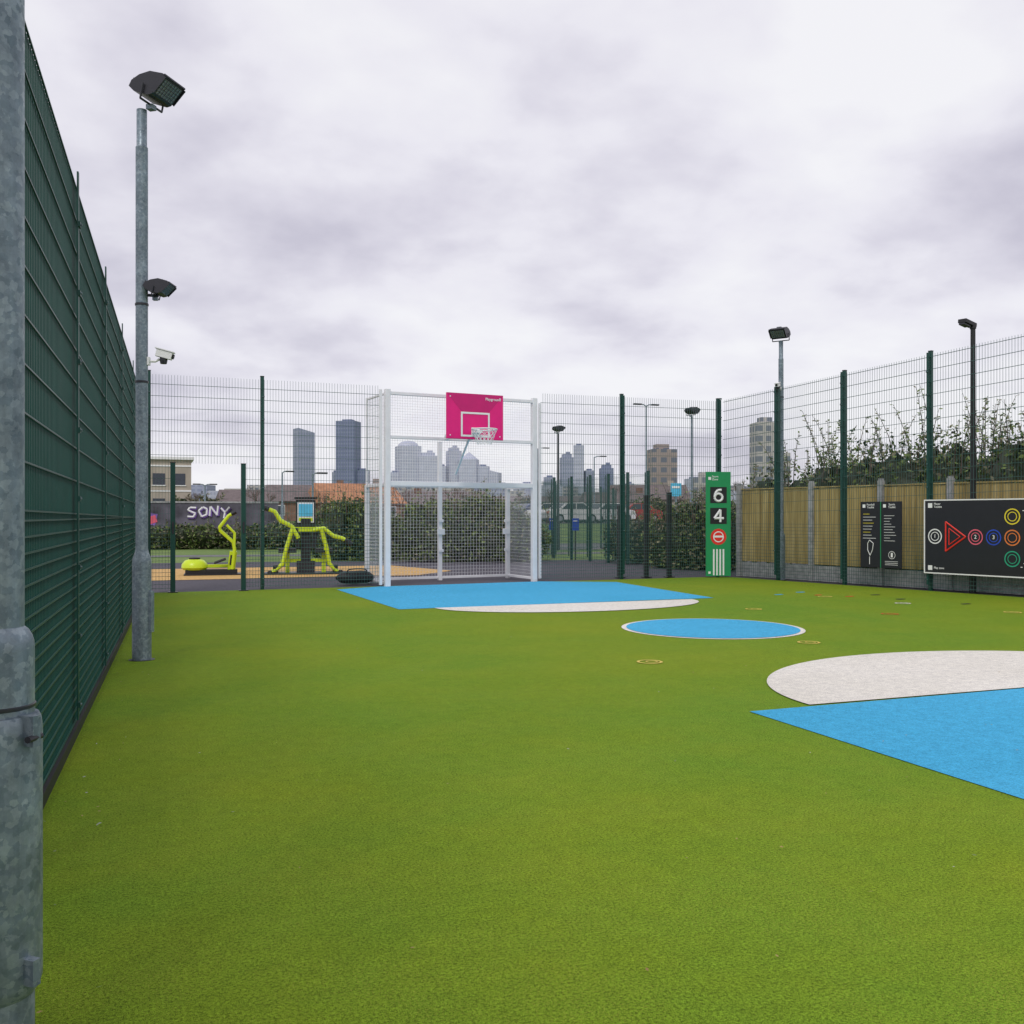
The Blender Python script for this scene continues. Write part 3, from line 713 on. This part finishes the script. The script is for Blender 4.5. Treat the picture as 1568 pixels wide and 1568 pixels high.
def car(b_,d,rz,col):
    X,Y=polar(b_,d); b=MB()
    b.extr([(-2.1,.35),(-2.15,.75),(-1.95,.92),(-1.3,.98),(-.75,1.42),(.6,1.46),(1.35,1.0),(2.0,.9),(2.15,.6),(2.1,.3),(1.75,.25),(-1.8,.25)],-.85,.85,col)
    b.extr([(-1.15,.99),(-.7,1.36),(-.02,1.39),(-.02,.99)],-.858,.858,'window'); b.extr([(.06,.99),(.06,1.39),(.56,1.39),(1.15,1.0)],-.858,.858,'window')
    b.add([(1.32,-.7,1.025),(1.32,.7,1.025),(.66,.65,1.43),(.66,-.65,1.43)],[(0,1,2,3)],'window'); b.add([(-1.27,-.7,1.02),(-1.27,.7,1.02),(-.82,.65,1.38),(-.82,-.65,1.38)],[(0,1,2,3)],'window')
    for x in (-1.3,1.3):
        for y in (-.8,.8): b.tube([(x,y-.1,.32),(x,y+.1,.32)],.32,'tyre',16); b.tube([(x,y-.11,.32),(x,y+.11,.32)],.19,'cars',12)
    for y in (-.6,.6): b.box((2.1,y,.68),(.12,.35,.16),'signwhite'); b.box((-2.1,y,.75),(.12,.3,.16),'signred')
    b.obj('parked_car',(X,Y,.8),rz,smooth=True)
for a in [(22.0,84,.4,'carw'),(23.5,88,-1.2,'cars'),(24.3,90,-1.2,'carb'),(25.1,90,-1.25,'carw'),(26.0,92,-1.2,'card'),(21.2,92,.3,'cars'),(27,88,-1.2,'cars'),(22.9,72,-.5,'carw'),(24.6,74,-.4,'cars'),(25.9,73,.2,'carw'),(27.5,75,.2,'carr'),(21.6,74,.2,'carb'),(23.8,70,.1,'carw')]: car(*a)
fence('mesh_fence',(*polar(21.9,31),),(*polar(28.4,25.5),),2.4,2.4,[.05,1.0,2.1,3.2,4.2,5.2,6.2],mat='wireback',vr=.0028,hr=.0035,dense=.1)
fence('mesh_fence',(*polar(21.9,31),),(*polar(26.5,42),),2.4,2.4,[2.2,4.4,6.6,8.8,11],mat='wireback',vr=.0028,hr=.0035,dense=.1)
for b_,d in ((22.75,30.3),(24.1,29.1)):
    b=MB(); b.box((0,0,1.05),(.2,.03,.36),'signblue'); b.box((0,-.018,1.15),(.12,.006,.03),'signwhite'); b.box((0,.03,.6),(.04,.04,1.2),'dark'); b.obj('blue_notice_sign',(*polar(b_,d),0),-.3)
b=MB(); b.box((0,0,2.3),(.4,.04,.5),'cyan'); b.box((0,-.03,2.4),(.3,.01,.08),'signwhite'); b.box((0,.05,1.3),(.07,.07,2.6),'galv'); b.obj('blue_notice_sign',(*polar(29.9,38),0),-.4)

# ---------------------------------------------------------------- skyline
M['twA']=facade('tower_slate_hazed',(.32,.35,.46),(.25,.28,.40))  # distance haze mixed into the slate, dark and pale tower colours
M['twB']=facade('tower_dark_hazed',(.21,.24,.36),(.15,.18,.30))
M['twC']=facade('tower_pale_hazed',(.48,.50,.61),(.38,.41,.53))
M['twD']=facade('tower_brick',(.33,.27,.26),(.15,.16,.21),3.0,3.2,.5,.45)
M['twE']=facade('tower_cream',(.45,.43,.42),(.18,.20,.25),3.0,2.6,.45,.4)
def tower(b_,w,h,mat,d=900,top='flat',rot=.3,dp=None):
    X,Y=polar(b_,d); b=MB(); dp=dp or w*.8; W=w/1.25
    b.box((0,0,h/2),(W,dp,h),mat)
    if top=='pyr': b.add([(-W/2,-dp/2,h),(W/2,-dp/2,h),(W/2,dp/2,h),(-W/2,dp/2,h),(0,0,h+W*.45)],[(0,1,4),(1,2,4),(2,3,4),(3,0,4)],mat)
    elif top=='dome': b.lathe([(W*.5,h),(W*.45,h+W*.12),(W*.3,h+W*.22),(.1,h+W*.28)],(0,0,0),mat,16)
    elif top=='step': b.box((0,0,h+1.5),(W*.7,dp*.7,3),mat); b.box((W*.1,0,h+4),(W*.3,dp*.3,2.5),mat)
    elif top=='slant': b.add([(-W/2,-dp/2,h),(W/2,-dp/2,h),(W/2,dp/2,h),(-W/2,dp/2,h),(-W/2,-dp/2,h+W*.25),(-W/2,dp/2,h+W*.25)],[(0,1,4),(2,3,5),(1,2,5,4),(0,4,5,3)],mat)
    else: b.box((0,0,h+.8),(W*.5,dp*.5,1.6),'twB' if d>500 else mat)
    b.obj('skyscraper' if d>500 else 'residential_tower',(X,Y,.8),math.radians(-b_)+rot)
for t in [(8.4,19,75,'twA','slant'),(10.92,22,86,'twB','flat'),(11.75,14,42,'twB','flat'),(10.15,6,40,'twA','flat'),(12.6,16,30,'twC','flat'),
          (14.35,24,64,'twC','dome'),(15.5,22,55,'twC','step'),(16.3,12,46,'twC','flat'),(17.0,14,60,'twC','step'),(17.9,20,52,'twC','pyr'),(18.7,14,46,'twC','flat'),(19.3,16,40,'twC','slant'),(13.6,14,40,'twC','flat'),
          (23.6,14,54,'twA','step'),(24.3,12,65,'twC','flat'),(24.9,10,42,'twA','flat'),(25.9,15,44,'twB','step'),(22.6,12,36,'twA','flat'),(27.2,12,30,'twC','flat'),(21.3,20,30,'twC','flat'),(7.2,20,20,'twC','flat'),(30.9,16,34,'twC','flat'),(32,14,26,'twA','flat')]:
    tower(t[0],t[1],t[2],t[3],900,t[4],rot=random.uniform(-.5,.5))
tower(29.05,9.5,20.5,'twD',300,'flat',.3); tower(34.85,8.5,28,'twE',300,'flat',.35); tower(35.6,7,19,'twE',300,'flat',.3); tower(31.5,8,12,'twE',300,'flat',.1)
b=MB() 
for i in range(40):
    X,Y=polar(-4+i*1.1,700+random.uniform(-60,60)); w=random.uniform(12,26); b.box((X,Y,8),(w,14,random.uniform(10,26)+6),random.choice(['twC','twA','twE']),random.uniform(-.5,.5))
b.obj('background_city_blocks')

# ---------------------------------------------------------------- camera, light, sky
cam=bpy.data.cameras.new('camera'); co=bpy.data.objects.new('camera',cam); COL.objects.link(co)
co.location=(0,0,1.3); co.rotation_euler=(math.radians(90),0,math.radians(-20.4))
cam.sensor_width=36; cam.lens=36*1500/1568; cam.shift_y=6/1568; cam.clip_end=8000; cam.clip_start=.05
scene.camera=co
sun=bpy.data.lights.new('sun','SUN'); so=bpy.data.objects.new('sun',sun); COL.objects.link(so)
sun.energy=1.3; sun.angle=math.radians(14); sun.color=(1,.96,.9)
el=math.radians(48); az=math.radians(215)
dv=Vector((math.sin(az)*math.cos(el),math.cos(az)*math.cos(el),math.sin(el)))
so.rotation_euler=dv.to_track_quat('Z','Y').to_euler()
w=bpy.data.worlds.new('World'); scene.world=w; w.use_nodes=True; nt=w.node_tree; nt.nodes.clear()
out=nt.nodes.new('ShaderNodeOutputWorld')
sky=nt.nodes.new('ShaderNodeTexSky'); sky.sky_type='NISHITA'; sky.sun_disc=False; sky.sun_elevation=el; sky.sun_rotation=az
b1=nt.nodes.new('ShaderNodeBackground'); b1.inputs[1].default_value=.1; nt.links.new(sky.outputs[0],b1.inputs[0])
tc=nt.nodes.new('ShaderNodeTexCoord'); sp=nt.nodes.new('ShaderNodeSeparateXYZ'); nt.links.new(tc.outputs['Generated'],sp.inputs[0])
zc=math_(nt,'ADD',math_(nt,'MAXIMUM',sp.outputs[2],0),.30)
cx=math_(nt,'DIVIDE',sp.outputs[0],zc); cy=math_(nt,'DIVIDE',sp.outputs[1],zc)
cb=nt.nodes.new('ShaderNodeCombineXYZ'); nt.links.new(cx,cb.inputs[0]); nt.links.new(cy,cb.inputs[1]); cb.inputs[2].default_value=3.3
n1=noise(nt,1.35,5,.48,cb.outputs[0],.2); n2=noise(nt,3.8,6,.5,cb.outputs[0],.1)
f=math_(nt,'ADD',math_(nt,'MULTIPLY',n1,.62),math_(nt,'MULTIPLY',n2,.38))
cc=ramp(nt,f,[(.38,(.60,.58,.68)),(.45,(.73,.71,.80)),(.51,(.85,.835,.905)),(.59,(.93,.925,.96))])
b2=nt.nodes.new('ShaderNodeBackground'); b2.inputs[1].default_value=1.0; nt.links.new(cc,b2.inputs[0])
ms=nt.nodes.new('ShaderNodeMixShader'); ms.inputs[0].default_value=.95
nt.links.new(b1.outputs[0],ms.inputs[1]); nt.links.new(b2.outputs[0],ms.inputs[2]); nt.links.new(ms.outputs[0],out.inputs[0])
scene.view_settings.view_transform='Standard'; scene.view_settings.look='None'; scene.view_settings.exposure=0
